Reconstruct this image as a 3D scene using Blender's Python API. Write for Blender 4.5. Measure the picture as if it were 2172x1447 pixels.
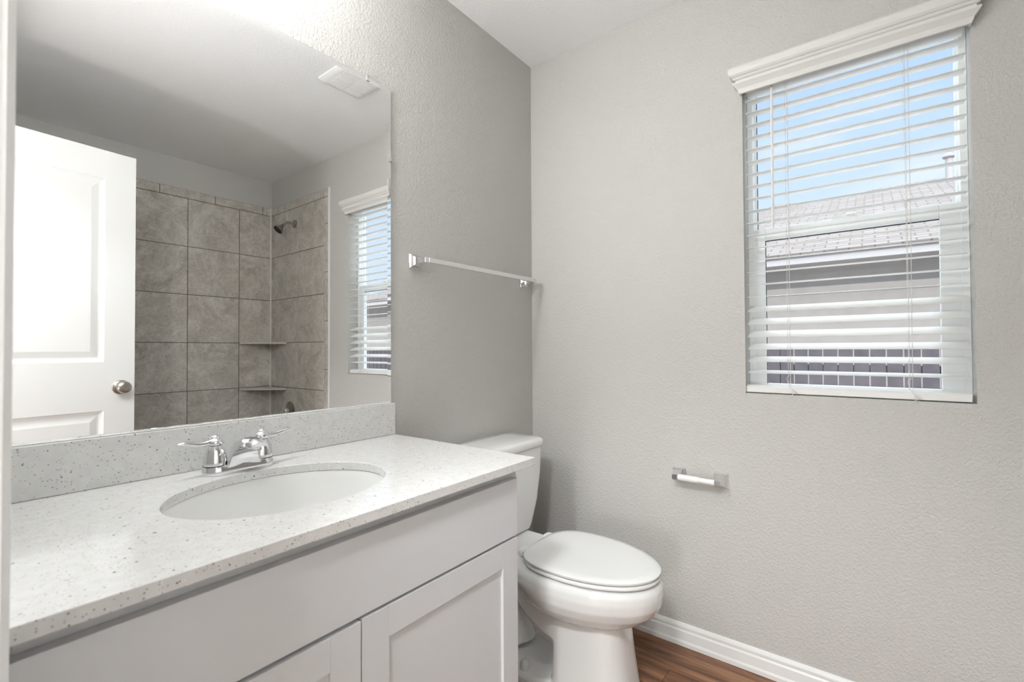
import bpy, bmesh, math, random
from math import sin, cos, pi, radians as R
from mathutils import Vector, Matrix

random.seed(7)
for o in list(bpy.data.objects):
    bpy.data.objects.remove(o)
SC = bpy.context.scene
COL = SC.collection

# ------------------------------------------------------------------ camera
cam_d = bpy.data.cameras.new('camera')
cam_d.sensor_width = 36.0
cam_d.lens = 36.0 * 1000.5 / 2172.0
cam_d.clip_start = 0.02
cam_d.dof.use_dof = True
cam_d.dof.focus_distance = 1.9
cam_d.dof.aperture_fstop = 6.3
cam = bpy.data.objects.new('camera', cam_d)
COL.objects.link(cam)
yaw, pitch, roll = R(37.506), R(0.907), R(-0.2816)
fwd = Vector((cos(yaw)*cos(pitch), sin(yaw)*cos(pitch), sin(pitch)))
rgt = Vector((sin(yaw), -cos(yaw), 0))
upv = rgt.cross(fwd)
r2 = rgt*cos(roll) + upv*sin(roll)
u2 = -rgt*sin(roll) + upv*cos(roll)
mw = Matrix((r2, u2, -fwd)).transposed().to_4x4()
mw.translation = Vector((-1.8093, -1.2698, 1.1142))
cam.matrix_world = mw
SC.camera = cam

# ------------------------------------------------------------------ view, sky, sun
SC.view_settings.view_transform = 'Standard'
SC.view_settings.look = 'None'
SC.view_settings.gamma = 1.0
SC.view_settings.use_curve_mapping = False
SC.view_settings.exposure = 0.34
VANITY_W = 58.0       # strength of each vanity bulb
HALL_FILL_W = 155.0  # added hallway ceiling fill
FLOOR_FILL_W = 40.0  # added hallway uplight
SCONCE_FILL_W = 75.0        # added fill tube, hidden behind the door jamb

W = bpy.data.worlds.new('sky')
SC.world = W
W.use_nodes = True
nt = W.node_tree
nt.nodes.clear()
wo = nt.nodes.new('ShaderNodeOutputWorld')
bg = nt.nodes.new('ShaderNodeBackground')
tc = nt.nodes.new('ShaderNodeTexCoord')
sep = nt.nodes.new('ShaderNodeSeparateXYZ')
rampw = nt.nodes.new('ShaderNodeValToRGB')
nt.links.new(tc.outputs['Generated'], sep.inputs[0])
nt.links.new(sep.outputs['Z'], rampw.inputs[0])
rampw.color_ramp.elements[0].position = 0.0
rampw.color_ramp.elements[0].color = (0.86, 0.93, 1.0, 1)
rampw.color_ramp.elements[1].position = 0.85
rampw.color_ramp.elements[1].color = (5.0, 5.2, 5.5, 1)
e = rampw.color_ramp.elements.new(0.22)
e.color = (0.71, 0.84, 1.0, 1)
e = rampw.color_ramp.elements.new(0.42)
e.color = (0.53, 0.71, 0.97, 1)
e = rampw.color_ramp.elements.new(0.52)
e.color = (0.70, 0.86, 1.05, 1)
nz = nt.nodes.new('ShaderNodeTexNoise')
nz.inputs['Scale'].default_value = 3.0
nz.inputs['Detail'].default_value = 5
mp = nt.nodes.new('ShaderNodeMapping')
mp.inputs['Scale'].default_value = (1, 1, 3.5)
nt.links.new(tc.outputs['Generated'], mp.inputs[0])
nt.links.new(mp.outputs[0], nz.inputs['Vector'])
rc = nt.nodes.new('ShaderNodeValToRGB')
rc.color_ramp.elements[0].position = 0.52
rc.color_ramp.elements[0].color = (0, 0, 0, 1)
rc.color_ramp.elements[1].position = 0.80
rc.color_ramp.elements[1].color = (1, 1, 1, 1)
nt.links.new(nz.outputs['Fac'], rc.inputs[0])
mx = nt.nodes.new('ShaderNodeMixRGB')
nt.links.new(rc.outputs[0], mx.inputs[0])
nt.links.new(rampw.outputs[0], mx.inputs[1])
mx.inputs[2].default_value = (0.95, 0.97, 1.0, 1)
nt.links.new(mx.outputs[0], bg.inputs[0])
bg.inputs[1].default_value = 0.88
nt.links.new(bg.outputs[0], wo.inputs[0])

sun_d = bpy.data.lights.new('sun', 'SUN')
sun_d.energy = 2.0
sun_d.angle = R(0.6)
sun_d.color = (1.0, 0.96, 0.9)
sun = bpy.data.objects.new('sun', sun_d)
COL.objects.link(sun)
sun.rotation_euler = Vector((0.66, 0.30, -0.42)).to_track_quat('-Z', 'Y').to_euler()
sun.location = (-4, -4, 8)

# ------------------------------------------------------------------ materials
MATS = {}


def new_mat(name):
    m = bpy.data.materials.new(name)
    m.use_nodes = True
    MATS[name] = m
    return m, m.node_tree, m.node_tree.nodes['Principled BSDF']


def node(t, kind, **kw):
    n = t.nodes.new(kind)
    for k, v in kw.items():
        n.inputs[k].default_value = v
    return n


def ramp(t, stops):
    n = t.nodes.new('ShaderNodeValToRGB')
    cr = n.color_ramp
    while len(cr.elements) < len(stops):
        cr.elements.new(0.5)
    for el, (p, c) in zip(cr.elements, stops):
        el.position = p
        el.color = (c[0], c[1], c[2], 1)
    return n


def simple(name, col, rough=0.5, metal=0.0, spec=0.5, coat=0.0, bump=0.0, bscale=200.0, var=0.0):
    m, t, b = new_mat(name)
    b.inputs['Base Color'].default_value = (*col, 1)
    b.inputs['Roughness'].default_value = rough
    b.inputs['Metallic'].default_value = metal
    b.inputs['Specular IOR Level'].default_value = spec
    b.inputs['Coat Weight'].default_value = coat
    tcn = t.nodes.new('ShaderNodeTexCoord')
    if var > 0:
        n = node(t, 'ShaderNodeTexNoise', Scale=6.0, Detail=3.0)
        t.links.new(tcn.outputs['Object'], n.inputs['Vector'])
        r = ramp(t, [(0.3, [c*(1-var) for c in col]), (0.7, [min(1, c*(1+var)) for c in col])])
        t.links.new(n.outputs['Fac'], r.inputs[0])
        t.links.new(r.outputs[0], b.inputs['Base Color'])
    if bump > 0:
        n = node(t, 'ShaderNodeTexNoise', Scale=bscale, Detail=2.0, Roughness=0.5)
        t.links.new(tcn.outputs['Object'], n.inputs['Vector'])
        bp = node(t, 'ShaderNodeBump', Strength=bump, Distance=0.002)
        t.links.new(n.outputs['Fac'], bp.inputs['Height'])
        t.links.new(bp.outputs[0], b.inputs['Normal'])
    return m


def wall_paint(name, col, strength=0.6, scale=120.0):
    """orange-peel textured paint"""
    m, t, b = new_mat(name)
    b.inputs['Roughness'].default_value = 0.55
    b.inputs['Specular IOR Level'].default_value = 0.3
    b.inputs['Base Color'].default_value = (*col, 1)
    tcn = t.nodes.new('ShaderNodeTexCoord')
    n1 = node(t, 'ShaderNodeTexNoise', Scale=scale, Detail=3.0, Roughness=0.55, Distortion=0.6)
    t.links.new(tcn.outputs['Object'], n1.inputs['Vector'])
    r = ramp(t, [(0.38, (0, 0, 0)), (0.66, (1, 1, 1))])
    t.links.new(n1.outputs['Fac'], r.inputs[0])
    bp = node(t, 'ShaderNodeBump', Strength=strength, Distance=0.0018)
    t.links.new(r.outputs[0], bp.inputs['Height'])
    t.links.new(bp.outputs[0], b.inputs['Normal'])
    return m


wall_paint('greige_paint', (0.585, 0.574, 0.550))
wall_paint('ceiling_paint', (0.93, 0.935, 0.94), 0.22, 110)
simple('white_trim', (0.83, 0.83, 0.825), 0.32, var=0.01)
simple('door_paint', (0.80, 0.80, 0.795), 0.38, bump=0.04, bscale=300)
simple('cabinet_paint', (0.685, 0.694, 0.708), 0.42, bump=0.02, bscale=400)
simple('cabinet_dark', (0.30, 0.29, 0.29), 0.6)
simple('porcelain', (0.84, 0.838, 0.825), 0.07, coat=0.5)
simple('seat_plastic', (0.87, 0.872, 0.862), 0.22)
simple('chrome', (0.80, 0.80, 0.815), 0.07, metal=1.0)
simple('satin_nickel', (0.46, 0.43, 0.40), 0.28, metal=1.0)
simple('dark_nickel', (0.40, 0.38, 0.355), 0.20, metal=1.0)
simple('black_rubber', (0.025, 0.025, 0.025), 0.6)
simple('white_plastic', (0.86, 0.86, 0.85), 0.35)
simple('vinyl_white', (0.90, 0.925, 0.925), 0.35)
simple('gasket', (0.03, 0.035, 0.045), 0.5)
simple('caulk_white', (0.72, 0.70, 0.67), 0.5)
simple('shelf_stone', (0.62, 0.58, 0.53), 0.45, var=0.12)
simple('grout', (0.13, 0.115, 0.10), 0.9, bump=0.3, bscale=600)
simple('valance_paint', (0.78, 0.765, 0.745), 0.45)
simple('slat_white', (0.84, 0.835, 0.82), 0.4)
m, t, b = new_mat('slat_vinyl')
b.inputs['Base Color'].default_value = (0.93, 0.92, 0.895, 1)
b.inputs['Roughness'].default_value = 0.4
tl = t.nodes.new('ShaderNodeBsdfTranslucent')
tl.inputs[0].default_value = (0.93, 0.94, 0.94, 1)
ms = t.nodes.new('ShaderNodeMixShader')
ms.inputs[0].default_value = 0.32
t.links.new(b.outputs[0], ms.inputs[1]); t.links.new(tl.outputs[0], ms.inputs[2])
t.links.new(ms.outputs[0], t.nodes['Material Output'].inputs['Surface'])
simple('cord', (0.72, 0.70, 0.68), 0.8)
simple('tub_acrylic', (0.84, 0.84, 0.83), 0.15, coat=0.3)
simple('siding', (0.40, 0.365, 0.345), 0.75, var=0.05)
simple('fascia', (0.50, 0.475, 0.48), 0.6)
simple('soffit', (0.40, 0.37, 0.36), 0.8)
simple('shaded_fence_wood', (0.085, 0.074, 0.085), 0.85, bump=0.4, bscale=60, var=0.2)  # dark wood, darkened further in place of shade from this house
simple('pale_ground', (0.62, 0.60, 0.57), 0.95, var=0.3)  # unseen ground, paled to bounce daylight up through the window
simple('stucco', (0.45, 0.42, 0.40), 0.9)

# mirror
m, t, b = new_mat('mirror_silver')
b.inputs['Base Color'].default_value = (0.93, 0.935, 0.93, 1)
b.inputs['Metallic'].default_value = 1.0
b.inputs['Roughness'].default_value = 0.0
simple('mirror_edge', (0.22, 0.24, 0.23), 0.2)

# clear acrylic
m, t, b = new_mat('clear_plastic')
b.inputs['Base Color'].default_value = (0.95, 0.95, 0.95, 1)
b.inputs['Roughness'].default_value = 0.12
b.inputs['Transmission Weight'].default_value = 0.7
b.inputs['IOR'].default_value = 1.45

# window glass: clear with a faint reflection
m, t, b = new_mat('window_glass')
t.nodes.remove(b)
out = t.nodes['Material Output']
tr = t.nodes.new('ShaderNodeBsdfTransparent')
tr.inputs[0].default_value = (0.96, 0.98, 0.985, 1)
gl = t.nodes.new('ShaderNodeBsdfGlossy')
gl.inputs['Roughness'].default_value = 0.0
lw = node(t, 'ShaderNodeLayerWeight', Blend=0.5)
pw = t.nodes.new('ShaderNodeMath'); pw.operation = 'POWER'; pw.inputs[1].default_value = 4.0
t.links.new(lw.outputs['Facing'], pw.inputs[0])
fr = t.nodes.new('ShaderNodeMath'); fr.operation = 'MULTIPLY_ADD'; fr.inputs[1].default_value = 0.35; fr.inputs[2].default_value = 0.012
t.links.new(pw.outputs[0], fr.inputs[0])
ms = t.nodes.new('ShaderNodeMixShader')
t.links.new(fr.outputs[0], ms.inputs[0])
t.links.new(tr.outputs[0], ms.inputs[1])
t.links.new(gl.outputs[0], ms.inputs[2])
t.links.new(ms.outputs[0], out.inputs['Surface'])

# lamp glass (frosted shade that lets light through)
m, t, b = new_mat('shade_glass')
t.nodes.remove(b)
out = t.nodes['Material Output']
tr = t.nodes.new('ShaderNodeBsdfTransparent')
tr.inputs[0].default_value = (0.97, 0.96, 0.94, 1)
gl = t.nodes.new('ShaderNodeBsdfGlossy')
gl.inputs['Roughness'].default_value = 0.05
fr = node(t, 'ShaderNodeFresnel', IOR=1.3)
ms = t.nodes.new('ShaderNodeMixShader')
t.links.new(fr.outputs[0], ms.inputs[0])
t.links.new(tr.outputs[0], ms.inputs[1])
t.links.new(gl.outputs[0], ms.inputs[2])
t.links.new(ms.outputs[0], out.inputs['Surface'])


def emitter(name, col, s):
    m, t, b = new_mat(name)
    b.inputs['Base Color'].default_value = (0.8, 0.8, 0.8, 1)
    b.inputs['Emission Color'].default_value = (*col, 1)
    b.inputs['Emission Strength'].default_value = s
    return m


emitter('bulb_glow', (0.975, 0.995, 1.0), VANITY_W)

# quartz
m, t, b = new_mat('quartz')
b.inputs['Roughness'].default_value = 0.12
tcn = t.nodes.new('ShaderNodeTexCoord')
base = None
v1 = node(t, 'ShaderNodeTexVoronoi', Scale=150.0)
v2 = node(t, 'ShaderNodeTexVoronoi', Scale=330.0)
nzv = node(t, 'ShaderNodeTexNoise', Scale=60.0, Detail=2.0)
for n in (v1, v2, nzv):
    t.links.new(tcn.outputs['Object'], n.inputs['Vector'])


def fleck(v, thr_d, thr_c):
    """1 where a cell's centre is near and the cell's random value is high"""
    s = t.nodes.new('ShaderNodeSeparateColor')
    t.links.new(v.outputs['Color'], s.inputs[0])
    g = t.nodes.new('ShaderNodeMath'); g.operation = 'GREATER_THAN'; g.inputs[1].default_value = thr_c
    t.links.new(s.outputs[0], g.inputs[0])
    r_ = t.nodes.new('ShaderNodeMath'); r_.operation = 'MULTIPLY'; r_.inputs[1].default_value = thr_d
    t.links.new(s.outputs[1], r_.inputs[0])
    l = t.nodes.new('ShaderNodeMath'); l.operation = 'LESS_THAN'
    t.links.new(v.outputs['Distance'], l.inputs[0])
    t.links.new(r_.outputs[0], l.inputs[1])
    mlt = t.nodes.new('ShaderNodeMath'); mlt.operation = 'MULTIPLY'
    t.links.new(g.outputs[0], mlt.inputs[0])
    t.links.new(l.outputs[0], mlt.inputs[1])
    return mlt, s


f1_, s1_ = fleck(v1, 0.33, 0.86)
f2_, s2_ = fleck(v2, 0.50, 0.66)
rb = ramp(t, [(0.3, (0.685, 0.682, 0.668)), (0.7, (0.745, 0.743, 0.73))])
t.links.new(nzv.outputs['Fac'], rb.inputs[0])
c1 = ramp(t, [(0.0, (0.17, 0.15, 0.13)), (1.0, (0.42, 0.39, 0.355))])
t.links.new(s1_.outputs[2], c1.inputs[0])
c2 = ramp(t, [(0.0, (0.36, 0.335, 0.31)), (0.75, (0.56, 0.54, 0.51)), (1.0, (0.88, 0.88, 0.87))])
t.links.new(s2_.outputs[2], c2.inputs[0])
ma = t.nodes.new('ShaderNodeMixRGB')
t.links.new(f2_.outputs[0], ma.inputs[0]); t.links.new(rb.outputs[0], ma.inputs[1]); t.links.new(c2.outputs[0], ma.inputs[2])
mb_ = t.nodes.new('ShaderNodeMixRGB')
t.links.new(f1_.outputs[0], mb_.inputs[0]); t.links.new(ma.outputs[0], mb_.inputs[1]); t.links.new(c1.outputs[0], mb_.inputs[2])
t.links.new(mb_.outputs[0], b.inputs['Base Color'])

# slate-look tile, different on each tile
m, t, b = new_mat('slate_tile')
tcn = t.nodes.new('ShaderNodeTexCoord')
geo = t.nodes.new('ShaderNodeNewGeometry')
cmb = t.nodes.new('ShaderNodeVectorMath'); cmb.operation = 'SCALE'
cmb.inputs[0].default_value = (17.0, 31.0, 23.0)
t.links.new(geo.outputs['Random Per Island'], cmb.inputs['Scale'])
add = t.nodes.new('ShaderNodeVectorMath'); add.operation = 'ADD'
t.links.new(tcn.outputs['Object'], add.inputs[0]); t.links.new(cmb.outputs[0], add.inputs[1])
n1 = node(t, 'ShaderNodeTexNoise', Scale=5.0, Detail=9.0, Roughness=0.62, Distortion=1.6)
n2 = node(t, 'ShaderNodeTexNoise', Scale=55.0, Detail=4.0, Roughness=0.65)
n3 = node(t, 'ShaderNodeTexNoise', Scale=2.6, Detail=6.0, Roughness=0.6, Distortion=3.0)
for n in (n1, n2, n3):
    t.links.new(add.outputs[0], n.inputs['Vector'])
r1 = ramp(t, [(0.30, (0.41, 0.375, 0.33)), (0.50, (0.55, 0.51, 0.46)), (0.72, (0.69, 0.655, 0.605))])
t.links.new(n1.outputs['Fac'], r1.inputs[0])
r2_ = ramp(t, [(0.35, (0.80, 0.80, 0.80)), (0.65, (1.1, 1.1, 1.1))])
t.links.new(n2.outputs['Fac'], r2_.inputs[0])
mu = t.nodes.new('ShaderNodeMixRGB'); mu.blend_type = 'MULTIPLY'; mu.inputs[0].default_value = 0.7
t.links.new(r1.outputs[0], mu.inputs[1]); t.links.new(r2_.outputs[0], mu.inputs[2])
# pale veins where the warped noise crosses its middle
sb = t.nodes.new('ShaderNodeMath'); sb.operation = 'SUBTRACT'; sb.inputs[1].default_value = 0.5
t.links.new(n3.outputs['Fac'], sb.inputs[0])
ab = t.nodes.new('ShaderNodeMath'); ab.operation = 'ABSOLUTE'
t.links.new(sb.outputs[0], ab.inputs[0])
rv = ramp(t, [(0.0, (0.55, 0.55, 0.55)), (0.018, (0, 0, 0))])
t.links.new(ab.outputs[0], rv.inputs[0])
mv = t.nodes.new('ShaderNodeMixRGB'); mv.inputs[2].default_value = (0.76, 0.73, 0.69, 1)
t.links.new(rv.outputs[0], mv.inputs[0]); t.links.new(mu.outputs[0], mv.inputs[1])
t.links.new(mv.outputs[0], b.inputs['Base Color'])
b.inputs['Roughness'].default_value = 0.38
bp = node(t, 'ShaderNodeBump', Strength=0.25, Distance=0.003)
t.links.new(n1.outputs['Fac'], bp.inputs['Height'])
t.links.new(bp.outputs[0], b.inputs['Normal'])

# walnut vinyl planks running along y
m, t, b = new_mat('walnut_plank')
tcn = t.nodes.new('ShaderNodeTexCoord')
mpp = t.nodes.new('ShaderNodeMapping')
mpp.inputs['Rotation'].default_value = (0, 0, R(90))
t.links.new(tcn.outputs['Object'], mpp.inputs[0])
br = t.nodes.new('ShaderNodeTexBrick')
br.offset = 0.37
br.inputs['Color1'].default_value = (0.0, 0, 0, 1)
br.inputs['Color2'].default_value = (1, 1, 1, 1)
br.inputs['Scale'].default_value = 1.0
br.inputs['Mortar Size'].default_value = 0.0008
br.inputs['Brick Width'].default_value = 1.1
br.inputs['Row Height'].default_value = 0.17
t.links.new(mpp.outputs[0], br.inputs['Vector'])
sc_ = t.nodes.new('ShaderNodeVectorMath'); sc_.operation = 'SCALE'; sc_.inputs['Scale'].default_value = 9.0
t.links.new(br.outputs['Color'], sc_.inputs[0])
ad = t.nodes.new('ShaderNodeVectorMath'); ad.operation = 'ADD'
t.links.new(tcn.outputs['Object'], ad.inputs[0]); t.links.new(sc_.outputs[0], ad.inputs[1])
st = t.nodes.new('ShaderNodeMapping'); st.inputs['Scale'].default_value = (14.0, 1.3, 14.0)
t.links.new(ad.outputs[0], st.inputs[0])
ng = node(t, 'ShaderNodeTexNoise', Scale=1.6, Detail=8.0, Roughness=0.62, Distortion=0.9)
t.links.new(st.outputs[0], ng.inputs['Vector'])
st2 = t.nodes.new('ShaderNodeMapping'); st2.inputs['Scale'].default_value = (230.0, 5.0, 230.0)
t.links.new(ad.outputs[0], st2.inputs[0])
ng2 = node(t, 'ShaderNodeTexNoise', Scale=1.0, Detail=3.0)
t.links.new(st2.outputs[0], ng2.inputs['Vector'])
rw = ramp(t, [(0.34, (0.045, 0.017, 0.008)), (0.48, (0.205, 0.092, 0.044)), (0.64, (0.400, 0.205, 0.108))])
t.links.new(ng.outputs['Fac'], rw.inputs[0])
rg = ramp(t, [(0.35, (0.72, 0.72, 0.72)), (0.6, (1.08, 1.08, 1.08))])
t.links.new(ng2.outputs['Fac'], rg.inputs[0])
mw_ = t.nodes.new('ShaderNodeMixRGB'); mw_.blend_type = 'MULTIPLY'; mw_.inputs[0].default_value = 0.8
t.links.new(rw.outputs[0], mw_.inputs[1]); t.links.new(rg.outputs[0], mw_.inputs[2])
mo = t.nodes.new('ShaderNodeMixRGB'); mo.inputs[2].default_value = (0.02, 0.01, 0.006, 1)
t.links.new(br.outputs['Fac'], mo.inputs[0]); t.links.new(mw_.outputs[0], mo.inputs[1])
t.links.new(mo.outputs[0], b.inputs['Base Color'])
b.inputs['Roughness'].default_value = 0.4

# roof shingles
m, t, b = new_mat('shingles')
tcn = t.nodes.new('ShaderNodeTexCoord')
mpp = t.nodes.new('ShaderNodeMapping')
mpp.inputs['Rotation'].default_value = (0, 0, R(90))
t.links.new(tcn.outputs['Object'], mpp.inputs[0])
br = t.nodes.new('ShaderNodeTexBrick')
br.inputs['Color1'].default_value = (0.195, 0.172, 0.162, 1)
br.inputs['Color2'].default_value = (0.245, 0.218, 0.205, 1)
br.inputs['Mortar'].default_value = (0.115, 0.10, 0.096, 1)
br.inputs['Scale'].default_value = 1.0
br.inputs['Mortar Size'].default_value = 0.012
br.inputs['Brick Width'].default_value = 0.30
br.inputs['Row Height'].default_value = 0.14
t.links.new(mpp.outputs[0], br.inputs['Vector'])
t.links.new(br.outputs['Color'], b.inputs['Base Color'])
b.inputs['Roughness'].default_value = 0.9

# ------------------------------------------------------------------ mesh helpers
ORG = {}          # object name -> world origin its vertices are relative to


class MB:
    def __init__(self):
        self.bm = bmesh.new()

    def face(self, pts):
        vs = [self.bm.verts.new(p) for p in pts]
        return self.bm.faces.new(vs)

    def box(self, x0, x1, y0, y1, z0, z1):
        if x0 > x1: x0, x1 = x1, x0
        if y0 > y1: y0, y1 = y1, y0
        if z0 > z1: z0, z1 = z1, z0
        v = [self.bm.verts.new(p) for p in ((x0, y0, z0), (x1, y0, z0), (x1, y1, z0), (x0, y1, z0),
                                            (x0, y0, z1), (x1, y0, z1), (x1, y1, z1), (x0, y1, z1))]
        for f in ((3, 2, 1, 0), (4, 5, 6, 7), (0, 1, 5, 4), (1, 2, 6, 5), (2, 3, 7, 6), (3, 0, 4, 7)):
            self.bm.faces.new([v[i] for i in f])
        return self

    def loft(self, secs, caps=(True, True), closed=True):
        rings = [[self.bm.verts.new(p) for p in s] for s in secs]
        n = len(rings[0])
        for a, b_ in zip(rings[:-1], rings[1:]):
            for i in range(n if closed else n-1):
                j = (i+1) % n
                self.bm.faces.new((a[i], a[j], b_[j], b_[i]))
        if caps[0]: self.bm.faces.new(list(reversed(rings[0])))
        if caps[1]: self.bm.faces.new(rings[-1])
        return self

    def ringloop(self, secs):
        """closed loft (last section joins the first)"""
        rings = [[self.bm.verts.new(p) for p in s] for s in secs]
        n = len(rings[0])
        for k in range(len(rings)):
            a, b_ = rings[k], rings[(k+1) % len(rings)]
            for i in range(n):
                j = (i+1) % n
                self.bm.faces.new((a[i], a[j], b_[j], b_[i]))
        return self

    def tube(self, path, rad, n=12, caps=True):
        path = [Vector(p) for p in path]
        if not isinstance(rad, (list, tuple)): rad = [rad]*len(path)
        secs = []
        nrm = None
        for i, p in enumerate(path):
            a = path[max(0, i-1)]; c = path[min(len(path)-1, i+1)]
            d = (c-a).normalized()
            if nrm is None:
                h = Vector((0, 0, 1)) if abs(d.z) < 0.9 else Vector((1, 0, 0))
                nrm = (h - d*h.dot(d)).normalized()
            else:
                nrm = (nrm - d*nrm.dot(d)).normalized()
            bi = d.cross(nrm)
            rr = rad[i]
            ru, rv = rr if isinstance(rr, tuple) else (rr, rr)
            secs.append([p + nrm*ru*cos(2*pi*k/n) + bi*rv*sin(2*pi*k/n) for k in range(n)])
        return self.loft(secs, (caps, caps))

    def lathe(self, prof, origin, axis=(0, 0, 1), n=24, caps=(True, True)):
        ax = Vector(axis).normalized()
        h = Vector((1, 0, 0)) if abs(ax.x) < 0.9 else Vector((0, 1, 0))
        u_ = (h - ax*h.dot(ax)).normalized(); v_ = ax.cross(u_)
        o = Vector(origin)
        return self.loft([[o + ax*z + u_*r_*cos(2*pi*k/n) + v_*r_*sin(2*pi*k/n) for k in range(n)] for r_, z in prof], caps)

    def sphere(self, c, r_, n=16):
        prof = [(max(1e-4, r_*sin(pi*i/10)), -r_*cos(pi*i/10)) for i in range(11)]
        return self.lathe(prof, c, n=n)

    def xform(self, mat):
        bmesh.ops.transform(self.bm, matrix=mat, verts=self.bm.verts)
        return self

    def build(self, name, mat, parent=None, smooth=None, bevel=0, seg=2, origin=None, extra=None):
        bm = self.bm
        bmesh.ops.recalc_face_normals(bm, faces=bm.faces)
        if parent is not None:
            org = ORG[parent.name]
        elif origin is not None:
            org = Vector(origin)
        else:
            xs = [v.co.x for v in bm.verts]; ys = [v.co.y for v in bm.verts]; zs = [v.co.z for v in bm.verts]
            org = Vector(((min(xs)+max(xs))/2, (min(ys)+max(ys))/2, min(zs)))
        bmesh.ops.translate(bm, verts=bm.verts, vec=-org)
        me = bpy.data.meshes.new(name)
        bm.to_mesh(me); bm.free()
        ms_ = mat if isinstance(mat, (list, tuple)) else [mat]
        for q in ms_:
            me.materials.append(MATS[q])
        o = bpy.data.objects.new(name, me)
        COL.objects.link(o)
        if smooth is not None:
            for p in me.polygons: p.use_smooth = True
            me.set_sharp_from_angle(angle=R(smooth))
        if bevel:
            md = o.modifiers.new('bevel', 'BEVEL'); md.width = bevel; md.segments = seg
            md.limit_method = 'ANGLE'; md.angle_limit = R(35)
            if smooth is None:
                for p in me.polygons: p.use_smooth = True
                me.set_sharp_from_angle(angle=R(40))
                md.harden_normals = True
        if parent is not None:
            o.parent = parent
        else:
            o.location = org
        ORG[o.name] = org
        return o


def tag(o, label=None, cat=None, group=None, kind=None):
    if label: o['label'] = label
    if cat: o['category'] = cat
    if group: o['group'] = group
    if kind: o['kind'] = kind
    return o


def thing(name, loc, label=None, cat=None, group=None, kind=None):
    o = bpy.data.objects.new(name, None)
    o.empty_display_size = 0.05
    COL.objects.link(o)
    o.location = loc
    ORG[o.name] = Vector(loc)
    return tag(o, label, cat, group, kind)


def copy_tree(o, parent=None):
    c = o.copy(); COL.objects.link(c)
    if parent: c.parent = parent
    ORG[c.name] = ORG[o.name]
    for ch in list(o.children): copy_tree(ch, c)
    return c


def struct(name, mb, mat, label=None, cat=None, parent=None, **kw):
    o = mb.build(name, mat, parent, **kw)
    if parent is None: tag(o, label, cat, kind='structure')
    return o


def arc(c, r_, a0, a1, n):
    return [(c[0]+r_*cos(a0+(a1-a0)*i/n), c[1]+r_*sin(a0+(a1-a0)*i/n)) for i in range(n+1)]


def rrect(x0, x1, y0, y1, r_, z, n=6, rf=None):
    """rounded rectangle loop at height z (rf: radius of the two corners at y0)"""
    rf = r_ if rf is None else rf
    p = arc((x1-r_, y1-r_), r_, 0, pi/2, n) + arc((x0+r_, y1-r_), r_, pi/2, pi, n) + \
        arc((x0+rf, y0+rf), rf, pi, 1.5*pi, n) + arc((x1-rf, y0+rf), rf, 1.5*pi, 2*pi, n)
    return [(a, b_, z) for a, b_ in p]


# ------------------------------------------------------------------ room shell
XL = -1.777          # left wall, room face
XH = -3.05           # far side of the hallway
YF = -2.540          # tub wall
H = 2.44
WY0, WY1, WZ0, WZ1 = -1.4935, -0.9116, 0.942, 2.062     # window opening
DY0, DY1, DZ = -1.475, -0.800, 2.045                    # doorway
WT = 0.13            # outer wall thickness

struct('floor', MB().box(XH, WT, YF-0.1, 0.1, -0.05, 0), 'walnut_plank', 'brown walnut plank floor of the bathroom', 'floor', origin=(0, 0, 0))
struct('ceiling', MB().box(XH, WT, YF-0.1, 0.1, H, H+0.08), 'ceiling_paint', 'flat white ceiling over the whole bathroom', 'ceiling', origin=(0, 0, H))
struct('wall_back', MB().box(XH, WT, 0, 0.1, 0, H), 'greige_paint', 'greige textured wall behind the mirror and towel bar', 'wall', origin=(0, 0, 0))
struct('wall_front', MB().box(XH, WT, YF-0.1, YF, 0, H), 'greige_paint', 'greige wall behind the tub seen in the mirror', 'wall', origin=(0, 0, 0))
w = MB()
w.box(0, WT, WY1, 0, 0, H); w.box(0, WT, YF, WY0, 0, H)
w.box(0, WT, WY0, WY1, 0, WZ0); w.box(0, WT, WY0, WY1, WZ1, H)
struct('wall_right', w, 'greige_paint', 'greige textured wall with the window and paper holder', 'wall', origin=(0, 0, 0))
w = MB()
w.box(XL-0.115, XL, DY1, 0, 0, H); w.box(XL-0.115, XL, YF, DY0, 0, H); w.box(XL-0.115, XL, DY0, DY1, DZ, H)
struct('wall_left', w, 'greige_paint', 'greige wall holding the doorway', 'wall', origin=(0, 0, 0))
struct('wall_hall', MB().box(XH-0.1, XH, YF-0.1, 0.1, 0, H), 'greige_paint', 'greige hallway wall beyond the doorway', 'wall', origin=(0, 0, 0))

# baseboards
BP = [(0, 0), (.0155, 0), (.0155, .014), (.0120, .021), (.0112, .052), (.0075, .058), (.0085, .064), (.0085, .069), (.0045, .078), (.0, .080)]


def base_prof(fn, a, b_):
    return MB().loft([[fn(d, z, s) for d, z in BP] for s in (a, b_)])


struct('baseboard_right', base_prof(lambda d, z, s: (-d, s, z), 0, -1.70), 'white_trim', 'white moulded baseboard under the window wall', 'baseboard')
struct('baseboard_back', base_prof(lambda d, z, s: (s, -d, z), -0.83, -0.0155), 'white_trim', 'white baseboard behind the toilet', 'baseboard')

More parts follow.
